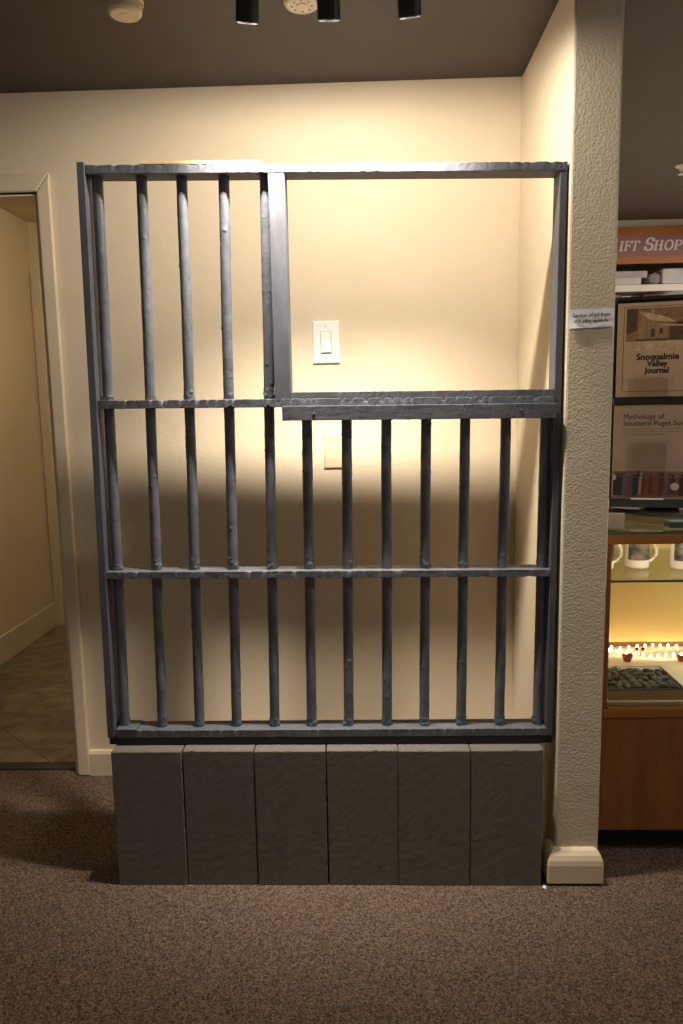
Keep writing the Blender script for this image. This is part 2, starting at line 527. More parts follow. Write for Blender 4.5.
# concrete blocks
BL = ['concrete block at the left end of the row under the bars', 'second concrete block from the left end of the row', 'third concrete block from the left in the row under the bars',
      'fourth concrete block from the left in the row under the bars', 'second concrete block from the right end of the row', 'concrete block at the right end of the row beside the partition']
def block_mesh(W, D, H, seed):
    rnd = random.Random(seed)
    bm = bmesh.new()
    nx, ny, nz = 18, 12, 36
    def grid(n, L): return [0.0, 0.0022] + [0.0022 + (L - 0.0044) * k / (n - 2) for k in range(1, n - 2)] + [L - 0.0022, L]
    gx, gy, gz = grid(nx, W), grid(ny, D), grid(nz, H)
    idx = {}
    def vert(i, j, k):
        if (i, j, k) in idx: return idx[(i, j, k)]
        p = Vector((gx[i], gy[j], gz[k]))
        e = (i in (0, nx)) + (j in (0, ny)) + (k in (0, nz))
        q = p.copy()
        if e >= 2:
            amt = 0.0007 + max(0.0, mnoise.noise(p * 55 + Vector((seed * 9, 0, 0))) - 0.2) * 0.006 + rnd.uniform(0, 0.0006)
            if e == 3: amt += 0.0012
            if i == 0: q.x += amt
            if i == nx: q.x -= amt
            if j == 0: q.y += amt
            if j == ny: q.y -= amt
            if k == nz: q.z -= amt
        else:
            s = 0.0003 * mnoise.noise(p * 90 + Vector((seed, 0, 0)))
            q += Vector((s, s, s if k == nz else 0))
        idx[(i, j, k)] = bm.verts.new(q)
        return idx[(i, j, k)]
    for i in range(nx):
        for k in range(nz):
            for j in (0, ny):
                bm.faces.new([vert(i, j, k), vert(i + 1, j, k), vert(i + 1, j, k + 1), vert(i, j, k + 1)])
    for j in range(ny):
        for k in range(nz):
            for i in (0, nx):
                bm.faces.new([vert(i, j, k), vert(i, j + 1, k), vert(i, j + 1, k + 1), vert(i, j, k + 1)])
    for i in range(nx):
        for j in range(ny):
            for k in (0, nz):
                bm.faces.new([vert(i, j, k), vert(i + 1, j, k), vert(i + 1, j + 1, k), vert(i, j + 1, k)])
    return bm
bx_ = [-0.7085, -0.5115, -0.3140, -0.1155, 0.0790, 0.2755]
for k in range(6):
    rnd = random.Random(k)
    o = obj('concrete_block', block_mesh(0.1945, 0.194, 0.3965 + (0.0006 if k == 1 else 0), k + 1), concrete)
    o.location = (bx_[k], -0.6426 + (0.0, 0.002, 0.0005, 0.0025, 0.0, 0.001)[k], 0.0)
    o.rotation_euler = (0, (0.0, R(0.12), 0, R(-0.1), 0, 0)[k], 0)
    tag(o, BL[k], 'concrete block', 'upright concrete blocks under the jail front')

# small white scrap at the foot of the partition
bm = bmesh.new()
bmesh.ops.create_icosphere(bm, subdivisions=2, radius=0.006)
for vv in bm.verts:
    vv.co *= 1 + 0.5 * mnoise.noise(vv.co * 260)
    vv.co.z = vv.co.z * 0.5 + 0.003
o = obj('paper_scrap', bm, paper); o.location = (0.478, -0.652, 0)
tag(o, 'tiny white scrap of lint on the carpet by the partition foot', 'scrap')

# ================================================================== WALL FITTINGS
def plate_bm(w_, h_, t_, inset=0.004):
    bm = bmesh.new()
    A = [(-w_ / 2, 0), (w_ / 2, 0), (w_ / 2, h_), (-w_ / 2, h_)]
    rings = []
    for y, i in ((0, 0), (-t_ * 0.5, 0), (-t_, inset)):
        rings.append([bm.verts.new((x + (i if x < 0 else -i), y, z + (i if z == 0 else -i))) for x, z in A])
    for P, Q in zip(rings, rings[1:]):
        for k in range(4):
            bm.faces.new((P[k], P[(k + 1) % 4], Q[(k + 1) % 4], Q[k]))
    bm.faces.new(rings[0]); bm.faces.new(rings[-1])
    return bm
def screw(parent, x, y, z, material):
    bm = bmesh.new()
    lathe(bm, [(0.0036, 0), (0.0034, 0.0008), (0, 0.0013)], 12, Matrix.Translation((x, y, z)) @ Matrix.Rotation(R(90), 4, 'X'))
    s = obj('screw', bm, material, parent)
    obj('screw_slot', boxes((x - 0.003, x + 0.003, y - 0.0016, y - 0.0010, z - 0.0005, z + 0.0005)), grey_gap, s)
sw = empty('light_switch', (-0.125, 0, 1.466), 'large white rocker light switch on the wall behind the opening', 'light switch')
obj('plate', plate_bm(0.091, 0.141, 0.007), white_plastic, sw, 0.0015)
obj('switch_frame', boxes((-0.0185, 0.0185, -0.0078, -0.0068, 0.034, 0.107)), grey_gap, sw, 0.0008)
bm = bmesh.new()
prism(bm, [(-0.007, 0.036), (-0.0125, 0.037), (-0.0085, 0.0705), (-0.0095, 0.104), (-0.007, 0.105)], 'X', -0.0165, 0.0165)
obj('rocker', bm, white_plastic, sw, 0.001)
screw(sw, 0, -0.007, 0.018, screw_metal); screw(sw, 0, -0.007, 0.123, screw_metal)
bp = empty('blank_wall_plate', (-0.104, 0, 1.113), 'small cream blank wall plate low behind the bars', 'wall plate')
obj('plate', plate_bm(0.074, 0.121, 0.006), cream_plastic, bp, 0.0015)
screw(bp, 0, -0.006, 0.03, cream_plastic); screw(bp, 0, -0.006, 0.091, cream_plastic)

# caption card on the partition end
card = empty('caption_card', (0.572, -DC, 1.506), 'small white caption card taped to the partition end', 'card')
bm = bmesh.new()
N = 16
cols = []
for i in range(N + 1):
    t = i / N
    x = -0.056 + 0.112 * t
    col = []
    for jz in range(5):
        s = jz / 4
        lift = 0.0015 + 0.006 * (1 - s) ** 2 * (0.35 + 0.65 * math.sin(t * 5.2 + 0.6) ** 2) * (1 - 0.6 * t)
        col.append((bm.verts.new((x, -lift, 0.046 * s + 0.003 * t)), bm.verts.new((x, -lift - 0.0005, 0.046 * s + 0.003 * t))))
    cols.append(col)
for A, B in zip(cols, cols[1:]):
    for jz in range(4):
        for q in (0, 1):
            bm.faces.new((A[jz][q], B[jz][q], B[jz + 1][q], A[jz + 1][q]))
    bm.faces.new((A[0][0], B[0][0], B[0][1], A[0][1])); bm.faces.new((A[4][0], B[4][0], B[4][1], A[4][1]))
for col in (cols[0], cols[-1]):
    for jz in range(4):
        bm.faces.new((col[jz][0], col[jz + 1][0], col[jz + 1][1], col[jz][1]))
obj('sheet', bm, paper, card)
bm = text_bm(['Section of jail from', 'the pilot episode.'], 0.0122, 1.18, bold=0.0002, align='CENTER', depth=0.0002)
t = obj('lettering', bm, ink, card); t.location = (0.0, -0.0050, 0.029); t.rotation_euler = (R(-9), R(-1.5), 0)

# ================================================================== CEILING FITTINGS
def detector_thing(x, y, label, r=0.047, holes=False):
    e = empty('smoke_detector', (x, y, CZ), label, 'detector', 'ceiling detectors')
    bm = bmesh.new()
    lathe(bm, [(r, 0), (r, -0.010), (r * 0.97, -0.012)], 40)
    lathe(bm, [(r * 0.9, -0.010), (r * 0.9, -0.030), (r * 0.80, -0.036), (r * 0.70, -0.0375), (r * 0.66, -0.0365), (0, -0.0365)], 40)
    obj('housing', bm, detector, e, smooth=False)
    bm = bmesh.new()
    lathe(bm, [(r * 0.905, -0.016), (r * 0.92, -0.017), (r * 0.92, -0.021), (r * 0.905, -0.022)], 40)
    obj('vent_ring', bm, detector_dark if holes else detector, e)
    bm = bmesh.new()
    lathe(bm, [(r * 0.30, -0.0365), (r * 0.28, -0.0385), (0, -0.0385)], 24)
    obj('test_button', bm, detector, e)
    if holes:
        for k in range(8):
            a = k / 8 * 2 * math.pi
            bm = bmesh.new()
            lathe(bm, [(0.0028, -0.0363), (0.0028, -0.0371), (0, -0.0371)], 10, Matrix.Translation((r * 0.5 * math.cos(a), r * 0.5 * math.sin(a), 0)))
            obj('vent_hole', bm, detector_dark, e)
    return e
detector_thing(-0.592, -0.525, 'round ivory smoke detector on the ceiling above the doorway', 0.047)
detector_thing(-0.142, -0.540, 'round ivory ceiling detector with vent holes between the spotlights', 0.050, True)

TRACK_Y = -0.755
trk = empty('light_track', (-0.07, TRACK_Y, CZ), 'black ceiling lighting track above the jail front', 'light track')
obj('channel', boxes((-0.75, 0.55, -0.018, 0.018, -0.022, 0.0)), black_metal, trk, 0.002)
obj('end_feed', boxes((0.55, 0.63 - 0.0, -0.02, 0.02, -0.026, 0.0)), black_metal, trk, 0.003)

def head_mesh():
    """housing along -Z from the pivot, mouth at z = -0.107"""
    bm = bmesh.new()
    lathe(bm, [(0, 0.012), (0.018, 0.012), (0.0265, 0.004), (0.0265, -0.105), (0.0255, -0.107), (0.0235, -0.107), (0.0235, -0.050), (0, -0.050)], 32)
    return bm
HM = None
def spot_head(x, y, label, tilt, azim=90.0, power=HEAD_POWER, group='track spotlights', angle=66, blend=1.0, drop=0.0):
    """tilt from straight down towards the azimuth (90 = +Y)"""
    global HM
    e = empty('track_spotlight', (x, y, CZ - 0.022), label, 'spotlight', group)
    obj('stem', boxes((-0.008, 0.008, -0.008, 0.008, -0.030 - drop, 0.0)), black_metal, e, 0.002)
    obj('adapter', boxes((-0.03, 0.03, -0.014, 0.014, -0.012, 0.0)), black_metal, e, 0.002)
    rot = Matrix.Rotation(R(azim - 90), 4, 'Z') @ Matrix.Rotation(R(tilt), 4, 'X')
    M = Matrix.Translation((0, 0, -0.034 - drop)) @ rot
    if HM is None:
        h = obj('housing', head_mesh(), black_metal, e, smooth=False)
        HM = h.data
    else:
        h = bpy.data.objects.new('housing', HM); C.objects.link(h); h.parent = e
    h.matrix_local = M
    bm = bmesh.new()
    lathe(bm, [(0.0, -0.0505), (0.0225, -0.0505), (0.0225, -0.0515), (0, -0.0515)], 24)
    l = obj('lens', bm, lamp_face, e); l.matrix_local = M
    d = rot @ Vector((0, 0, -1))
    p = M @ Vector((0, 0, -0.112))
    spot('spot_light', p, d, power, angle, blend, 0.018, WARM, e)
    spot('spill_light', p, d, power * SPILL, 179, 0.3, 0.018, WARM, e)
    return e
spot_head(-0.245, TRACK_Y, 'black cylinder track spotlight nearest the doorway', HEAD_TILT, 106.0)
spot_head(-0.068, TRACK_Y, 'black cylinder track spotlight in the middle of three', HEAD_TILT)
spot_head(0.108, TRACK_Y, 'black cylinder track spotlight nearest the partition', HEAD_TILT, 78.0)
# fill heads added out of view to light carpet, shop and case
spot_head(-1.3, -1.75, 'added black fill spotlight over the carpet in front, doorway side', 2, 60, FILL_POWER, 'added fill spotlights', 96, 1.0)
spot_head(0.9, -1.75, 'added black fill spotlight over the carpet in front, gift shop side', 2, 120, FILL_POWER, 'added fill spotlights', 96, 1.0)
spot_head(2.5, 0.5, 'added black fill spotlight over the gift shop floor', 10, 150, SHOP_FILL, 'added gift shop fill spotlights', 150, 0.6)
spot_head(2.2, -1.4, 'added black fill spotlight in front of the display case', 30, 135, SHOP_FILL * 0.10, 'added gift shop fill spotlights', 140, 0.7)
# back room: unseen ceiling lamp added to light it
br = empty('added_ceiling_lamp', (-1.15, 0.75, 2.42), 'added unseen opal ceiling lamp lighting the back room', 'lamp')
bm = bmesh.new(); lathe(bm, [(0.10, 0), (0.10, -0.02), (0.085, -0.055), (0.05, -0.075), (0, -0.08)], 28)
obj('shade', bm, mat('opal_fill_glow', srgb(245, 232, 205), 0.4, emit=(1, 0.86, 0.66, 1), emit_s=BACKROOM_FILL), br, smooth=True)

# ================================================================== DISPLAY CASE
CX0, CX1, CY0, CY1 = 0.642, 1.92, -0.50, 0.045
case = empty('display_case', (CX0, CY0, 0), 'brown wooden display case with glass front and yellow lining', 'display case')
CO = (CX0, CY0, 0)
def cpart(name, b, material, bevel=0.0015, parent=None):
    return obj(name, boxes(rel(b, CO)), material, parent or case, bevel)
cpart('toe_kick', (CX0 + 0.03, CX1 - 0.03, CY0 + 0.07, CY1 - 0.02, 0.001, 0.078), toe_black)
cpart('front_panel', (CX0 + 0.03, CX1, CY0 + 0.004, CY0 + 0.022, 0.078, 0.425), oak)
cpart('stile', (CX0, CX0 + 0.030, CY0, CY0 + 0.035, 0.078, 0.930), oak, 0.003)
cpart('stile', (CX0 + 0.030, CX0 + 0.042, CY0 + 0.006, CY0 + 0.035, 0.445, 0.930), oak, 0.002)
cpart('stile', (CX1 - 0.040, CX1, CY0, CY0 + 0.035, 0.425, 0.930), oak, 0.003)
cpart('bottom_rail', (CX0 + 0.030, CX1 - 0.04, CY0, CY0 + 0.03, 0.425, 0.450), oak_rail, 0.002)
cpart('brass_strip', (CX0 + 0.042, CX1 - 0.04, CY0 + 0.001, CY0 + 0.016, 0.450, 0.4585), brass, 0.002)
cpart('top_rail', (CX0, CX1, CY0, CY0 + 0.03, 0.930, 0.958), oak_rail, 0.003)
cpart('side_panel', (CX0, CX0 + 0.018, CY0 + 0.035, CY1, 0.078, 0.958), oak)
cpart('side_panel', (CX1 - 0.018, CX1, CY0 + 0.035, CY1, 0.078, 0.958), oak)
cpart('back_panel', (CX0 + 0.018, CX1 - 0.018, CY1 - 0.016, CY1, 0.078, 0.958), oak)
cpart('back_lining', (CX0 + 0.018, CX1 - 0.018, CY1 - 0.022, CY1 - 0.0165, 0.480, 0.955), yellow_back)
cpart('side_lining', (CX0 + 0.0185, CX0 + 0.022, CY0 + 0.036, CY1 - 0.022, 0.462, 0.955), yellow_back)
cpart('deck', (CX0 + 0.018, CX1 - 0.018, CY0 + 0.032, CY1 - 0.017, 0.445, 0.462), case_white)
cpart('front_glass', (CX0 + 0.042, CX1 - 0.04, CY0 + 0.017, CY0 + 0.021, 0.450, 0.930), glass, 0)
cpart('top_glass', (CX0 + 0.002, CX1 - 0.002, CY0 + 0.002, CY1 - 0.002, 0.9585, 0.9645), glass, 0)
cpart('top_glass_edge', (CX0 + 0.002, CX1 - 0.002, CY0 - 0.0005, CY0 + 0.002, 0.9585, 0.9645), glass_edge, 0)
SZ = 0.812
sh = cpart('glass_shelf', (CX0 + 0.023, CX1 - 0.023, CY0 + 0.045, CY1 - 0.03, SZ, SZ + 0.006), glass_shelf_m, 0)
cpart('shelf_edge', (CX0 + 0.023, CX1 - 0.023, CY0 + 0.0425, CY0 + 0.045, SZ, SZ + 0.006), glass_edge, 0, sh)
bm = bmesh.new()
tube(bm, [(0.06, 0.046, 0.940), (1.2, 0.046, 0.940)], 0.005, 10)  # tube added to brighten the case inside, out of sight behind the rail
cpart('fill_tube_channel', (CX0 + 0.045, CX1 - 0.045, CY0 + 0.032, CY0 + 0.066, 0.947, 0.957), black_metal)  # cover over the added tube
obj('fill_tube', bm, mat('warm_fill_tube', srgb(255, 235, 200), 0.4, emit=(1, 0.86, 0.62, 1), emit_s=CASE_FILL), case, smooth=True)

# string of fairy lights along the back of the deck
fl = empty('fairy_light_string', (0.9, -0.03, 0.462), 'string of tiny warm lights along the back of the display case', 'string lights')
rnd = random.Random(5)
pts = []
for i in range(41):
    t = i / 40
    pts.append((-0.22 + 1.15 * t, 0.022 + 0.012 * math.sin(t * 23), 0.006 + 0.003 * math.sin(t * 31)))
for i in range(1, 41):
    t = i / 40
    pts.append((0.93 - 1.0 * t, -0.36 + 0.33 * t ** 0.7 + 0.012 * math.sin(t * 19), 0.006 + 0.003 * math.sin(t * 27)))
bm = bmesh.new(); tube(bm, pts, 0.0011, 6)
obj('wire', bm, mat('clear_wire', srgb(220, 200, 160), 0.4), fl, smooth=True)
bulb_m = mat('warm_bulb', srgb(255, 235, 200), 0.4, emit=(1, 0.78, 0.46, 1), emit_s=BULB)
bm = bmesh.new(); lathe(bm, [(0, -0.005), (0.003, -0.004), (0.0040, 0), (0.0034, 0.004), (0, 0.0065)], 10)
b0 = obj('bulb', bm, bulb_m, fl, smooth=True)
b0.location = pts[0]
for i in range(1, len(pts)):
    if True:
        c = b0.copy(); C.objects.link(c); c.parent = fl
        c.location = Vector(pts[i]) + Vector((0, 0, 0.004 + rnd.uniform(0, 0.003)))

# shallow box of stones
TX0, TX1, TY0, TY1, TZ = 0.700, 0.918, -0.462, -0.268, 0.462
tray = empty('stone_tray', (TX0, TY0, TZ), 'shallow blue lined cardboard tray full of dark stones', 'tray')
card_m = mat('tan_cardboard', srgb(196, 160, 116), 0.8, var=(20, srgb(180, 144, 100), 3))
blue_m = mat('dark_blue_lining', srgb(52, 62, 82), 0.7)
lav = mat('lavender_label', srgb(186, 186, 206), 0.7)
TH = 0.032
TW, TD = TX1 - TX0, TY1 - TY0
obj('front_wall', boxes((0, TW, 0, 0.004, 0, TH)), card_m, tray, 0.0008)
obj('back_wall', boxes((0, TW, TD - 0.004, TD, 0, TH + 0.002)), card_m, tray, 0.0008)
obj('side_wall', boxes((0, 0.004, 0.004, TD - 0.004, 0, TH)), card_m, tray, 0.0008)
obj('side_wall', boxes((TW - 0.004, TW, 0.004, TD - 0.004, 0, TH)), card_m, tray, 0.0008)
obj('rim', boxes((-0.002, TW + 0.002, -0.001, 0.006, TH, TH + 0.002), (-0.002, 0.006, 0.006, TD - 0.006, TH, TH + 0.002), (TW - 0.006, TW + 0.002, 0.006, TD - 0.006, TH, TH + 0.002)), blue_m, tray)
obj('lining', boxes((0.004, TW - 0.004, 0.004, TD - 0.004, 0.001, 0.012)), blue_m, tray)
lb = obj('label_strip', boxes((0.004, TW - 0.004, TD - 0.034, TD - 0.004, TH - 0.006, TH + 0.001)), lav, tray, 0.0006)
for k in range(6):
    obj('print_mark', boxes((0.02 + 0.028 * k, 0.034 + 0.028 * k, TD - 0.026, TD - 0.018, TH + 0.001, TH + 0.0013)), ink, lb)
stone_m = mat('dark_rough_stone', srgb(112, 112, 104), 0.75, var=(60, srgb(52, 54, 50), 5), bump=(120, 0.7, 0.003))
stone_meshes = []
for s in range(6):
    rnd = random.Random(100 + s)
    bm = bmesh.new()
    bmesh.ops.create_icosphere(bm, subdivisions=2, radius=1.0)
    sc = Vector((0.0165 * rnd.uniform(0.8, 1.35), 0.0110 * rnd.uniform(0.8, 1.2), 0.0082 * rnd.uniform(0.8, 1.2)))
    for vv in bm.verts:
        n = 1 + 0.30 * mnoise.noise(vv.co * 1.6 + Vector((s * 7, 0, 0))) + 0.10 * mnoise.noise(vv.co * 4 + Vector((0, s * 5, 0)))
        vv.co = Vector((vv.co.x * sc.x, vv.co.y * sc.y, vv.co.z * sc.z)) * n
    o = obj('stone', bm, stone_m)
    stone_meshes.append(o.data)
    bpy.data.objects.remove(o)
rnd = random.Random(9)
for layer in range(2):
    nxs, nys = (7, 6) if layer == 0 else (7, 5)
    for i in range(nxs):
        for j in range(nys):
            x = TX0 + 0.018 + (TW - 0.036) * (i + 0.5 * layer + rnd.uniform(-0.2, 0.2)) / (nxs - 0.6 + 0.5 * layer)
            y = TY0 + 0.016 + (TD - 0.066) * (j + rnd.uniform(-0.2, 0.2)) / (nys - 1)
            o = bpy.data.objects.new('stone', rnd.choice(stone_meshes))
            C.objects.link(o)
            o.location = (min(max(x, TX0 + 0.025), TX1 - 0.025), min(max(y, TY0 + 0.024), TY1 - 0.050), TZ + 0.0205 + 0.0135 * layer + rnd.uniform(-0.0015, 0.002))
            o.rotation_euler = (rnd.uniform(-0.4, 0.4), rnd.uniform(-0.4, 0.4), rnd.uniform(0, 6.28))
            tag(o, 'dark grey rough stone heaped in the blue lined tray', 'stone', 'stones in the display case tray')

# small red basket figurine, tiny bottles
def basket(x, y, label, s=1.0):
    e = empty('red_basket', (x, y, 0.462), label, 'basket', 'miniature baskets')
    m_ = mat('red_clay', srgb(170, 96, 74), 0.6, var=(120, srgb(130, 64, 50), 3))
    bm = bmesh.new(); lathe(bm, [(0, 0), (0.011 * s, 0), (0.016 * s, 0.014 * s), (0.017 * s, 0.020 * s), (0.0145 * s, 0.020 * s), (0.012 * s, 0.010 * s), (0, 0.008 * s)], 18)
    obj('bowl', bm, m_, e, smooth=True)
    for a in (-1, 1):
        bm = bmesh.new(); tube(bm, [(a * 0.010 * s + 0.005 * s * math.cos(t), 0, 0.019 * s + 0.006 * s * math.sin(t)) for t in [k * math.pi / 6 for k in range(7)]], 0.0018 * s, 8)
        obj('handle', bm, m_, e, smooth=True)
    return e
basket(0.868, -0.125, 'tiny red clay basket behind the tray of stones')
basket(1.044, -0.129, 'tiny red clay basket right of the tray of stones', 0.8)
for x, lab in ((0.918, 'tiny dark capped glass bottle beside the red basket'), (0.937, 'tiny dark capped glass bottle furthest from the red basket')):
    e = empty('glass_bottle', (x, -0.075, 0.462), lab, 'bottle', 'miniature bottles')
    bm = bmesh.new(); lathe(bm, [(0, 0), (0.007, 0), (0.007, 0.014), (0.004, 0.019), (0.004, 0.022), (0, 0.022)], 16)
    obj('body', bm, mat('pale_bottle', srgb(206, 200, 176), 0.2), e, smooth=True)
    bm = bmesh.new(); lathe(bm, [(0.0048, 0.021), (0.0052, 0.028), (0, 0.030)], 14)
    obj('cap', bm, ink, e, smooth=True)

# mugs on the glass shelf
def mug(x, y, label, pic):
    e = empty('photo_mug', (x, y, SZ + 0.006), label, 'mug', 'mugs on the glass shelf')
    mm = mat('white_ceramic', srgb(228, 220, 208), 0.25)
    bm = bmesh.new(); lathe(bm, [(0, 0.0), (0.033, 0.0), (0.036, 0.003), (0.036, 0.092), (0.034, 0.094), (0.032, 0.092), (0.032, 0.006), (0, 0.005)], 36)
    obj('body', bm, mm, e, smooth=False)
    bm = bmesh.new()
    tube(bm, [(0.034 + 0.026 * math.sin(t), 0, 0.047 - 0.031 * math.cos(t)) for t in [k * math.pi / 12 for k in range(13)]], 0.0045, 10)
    obj('handle', bm, mm, e, smooth=True)
    bm = bmesh.new()
    n = 14
    A = [[bm.verts.new((0.0363 * math.sin(a), -0.0363 * math.cos(a), z)) for a in [R(-62 + 124 * k / n) for k in range(n + 1)]] for z in (0.026, 0.080)]
    for k in range(n):
        bm.faces.new((A[0][k], A[0][k + 1], A[1][k + 1], A[1][k]))
    obj('photo_print', bm, pic, e)
    return e
pic1 = mat('dark_photo_print', srgb(126, 112, 96), 0.4, var=(38, srgb(40, 38, 38), 3, 0.4, 0.6), stretch=(0.4, 1, 1))
mug(0.722, -0.285, 'white mug half hidden at the left end of the glass shelf', pic1)
mug(0.832, -0.275, 'white mug with dark photo print in the middle of the shelf', pic1)
mug(0.962, -0.295, 'white mug with dark print at the right of the glass shelf', pic1)

# on top of the case
e = empty('sign_holder', (0.655, -0.49, 0.9645), 'small clear sign holder with white card on the case corner', 'sign holder')
obj('foot', boxes((0, 0.075, 0, 0.05, 0, 0.003)), acrylic, e)
obj('card', boxes((0.002, 0.072, 0.032, 0.0335, 0.004, 0.048)), mat('pale_card', srgb(196, 182, 164), 0.7), e)
obj('panel', boxes((0, 0.075, 0.028, 0.030, 0.003, 0.050)), acrylic, e)
o = obj('green_box', boxes((0, 0.07, 0, 0.045, 0, 0.018)), mat('dark_green_card', srgb(46, 66, 54), 0.5), None, 0.002)
o.location = (0.862, -0.44, 0.9645); tag(o, 'small dark green box on the display case glass top', 'box')

# ================================================================== BOOK RACK (revolving, turned a little)
RANG = R(-14)
rack = empty('book_rack', (1.01, -0.02, 0.9645), 'black revolving book rack standing on the display case', 'book rack')
bm = bmesh.new()
lathe(bm, [(0, 0), (0.225, 0), (0.228, 0.004), (0.228, 0.012), (0.222, 0.016), (0, 0.018)], 64)
obj('turntable_base', bm, mat('black_plastic', srgb(26, 25, 26), 0.35), rack)
blk = MATS['black_plastic']
PO = Vector((0.9, -0.16, 0.0))
MR = Matrix.Translation(PO - Vector((1.01, -0.02, 0.9645))) @ Matrix.Rotation(RANG, 4, 'Z')
def rpart(name, bs, material, bevel=0.0015):
    bm = bmesh.new()
    for b in bs: box(bm, *b)
    o = obj(name, bm, material, rack, bevel)
    o.matrix_local = MR
    return o
rpart('back_board', [(-0.118, 0.150, 0.012, 0.020, 0.985, 1.643)], blk)
rpart('frame_edge', [(-0.118, -0.110, -0.006, 0.012, 1.335, 1.643), (0.142, 0.150, -0.006, 0.012, 0.985, 1.643)], blk)
rpart('top_edge', [(-0.110, 0.142, -0.006, 0.012, 1.632, 1.643)], blk)
rpart('ledge', [(-0.112, 0.142, -0.020, 0.012, 1.314, 1.334)], blk)
rpart('ledge', [(-0.116, 0.146, -0.022, 0.012, 0.988, 1.014)], blk)
rpart('acrylic_pocket', [(-0.052, 0.061, -0.0215, -0.019, 1.016, 1.198)], acrylic, 0)
rpart('acrylic_pocket', [(-0.055, 0.061, -0.0215, -0.019, 1.335, 1.40)], acrylic, 0)
rpart('label_strip', [(-0.052, 0.045, -0.024, -0.022, 1.0135, 1.0185)], paper, 0)
rpart('column', [(0.0, 0.10, 0.02, 0.22, 0.982, 1.60)], blk)

def book(loc_uz, W, H, label, cover_m):
    M = Matrix.Translation(PO) @ Matrix.Rotation(RANG, 4, 'Z')
    p = M @ Vector((loc_uz[0], 0, loc_uz[1]))
    e = empty('book', p, label, 'book', 'books in the rack', RANG)
    obj('cover', boxes((0, W, -0.0125, -0.0117, 0, H), (0, W, 0.0, 0.0008, 0, H), (0, 0.0008, -0.0117, 0.0, 0, H)), cover_m, e)
    obj('pages', boxes((0.001, W - 0.002, -0.0116, -0.0002, 0.002, H - 0.002)), paper, e)
    return e
FP = -0.0127      # just in front of the cover
def flat(name, polys, material, parent, y=FP):
    bm = bmesh.new()
    for ps in polys:
        prism(bm, ps, 'Y', y, y + 0.0003)
    return obj(name, bm, material, parent)
tan = mat('tan_book_cover', srgb(186, 160, 130), 0.5, var=(6, srgb(178, 152, 122), 3))
sep_l = mat('sepia_light', srgb(206, 184, 150), 0.6, var=(60, srgb(170, 142, 106), 4))
sep_m = mat('sepia_mid', srgb(150, 116, 78), 0.6, var=(70, srgb(118, 86, 54), 4))
sep_d = mat('sepia_dark', srgb(92, 66, 42), 0.6, var=(70, srgb(66, 46, 30), 4))
rule = mat('brown_rule', srgb(74, 46, 34), 0.7)
W, H = 0.228, 0.287
b1 = book((-0.107, 1.336), W, H, 'tan softcover book with sepia cabin picture, upper shelf of the rack', tan)
def R_(x0, x1, z0, z1): return [(x0, z0), (x1, z0), (x1, z1), (x0, z1)]
fx0, fx1, fz0, fz1 = 0.018, W - 0.018, 0.016, 0.276
flat('border_rule', [R_(fx0, fx1, fz0, fz0 + 0.0016), R_(fx0, fx1, fz1 - 0.0016, fz1), R_(fx0, fx0 + 0.0016, fz0, fz1), R_(fx1 - 0.0016, fx1, fz0, fz1)], rule, b1)
px0, px1, pz0, pz1 = 0.026, W - 0.026, 0.142, 0.270
pic = flat('cover_picture', [R_(px0, px1, pz0, pz1)], sep_m, b1)
flat('picture_ground', [R_(px0, px1, pz0, pz0 + 0.028)], sep_l, pic, FP - 0.0003)
flat('picture_tree', [R_(px0 + 0.125, px1, pz0 + 0.03, pz0 + 0.085)], sep_d, pic, FP - 0.0003)
flat('picture_tree', [[(px0, pz0 + 0.05), (px0 + 0.03, pz0 + 0.06), (px0 + 0.032, pz1), (px0, pz1)]], sep_d, pic, FP - 0.0003)
flat('cabin_roof', [[(px0 + 0.034, pz1 - 0.010), (px0 + 0.062, pz1 - 0.014), (px0 + 0.120, pz1 - 0.030), (px0 + 0.145, pz1 - 0.046), (px0 + 0.066, pz1 - 0.037)],
                    [(px0 + 0.090, pz1 - 0.054), (px0 + 0.110, pz1 - 0.048), (px1 - 0.006, pz1 - 0.054), (px1 - 0.006, pz1 - 0.058)], R_(px0 + 0.072, px0 + 0.079, pz1 - 0.018, pz1 - 0.004)], sep_l, pic, FP - 0.0006)
flat('cabin_wall', [[(px0 + 0.036, pz0 + 0.036), (px0 + 0.118, pz0 + 0.036), (px0 + 0.118, pz1 - 0.050), (px0 + 0.066, pz1 - 0.040), (px0 + 0.046, pz1 - 0.026), (px0 + 0.034, pz1 - 0.046)]], mat('sepia_wall', srgb(174, 144, 104), 0.6, var=(55, srgb(120, 92, 62), 3), stretch=(3, 1, 0.2)), pic, FP - 0.0005)
flat('cabin_opening', [R_(px0 + 0.072, px0 + 0.082, pz0 + 0.040, pz0 + 0.066), R_(px0 + 0.096, px0 + 0.104, pz0 + 0.048, pz0 + 0.066), R_(px0 + 0.03, px0 + 0.12, pz0 + 0.030, pz0 + 0.034)], sep_d, pic, FP - 0.0008)
for k, (s, z, sz) in enumerate((('Snoqualmie', 0.114, 0.0265), ('Valley', 0.0935, 0.0245), ('Journal', 0.073, 0.0245))):
    t = obj('title', text_bm([s], sz, bold=0.0009, align='CENTER'), ink, b1)
    t.location = (0.119, FP, z)

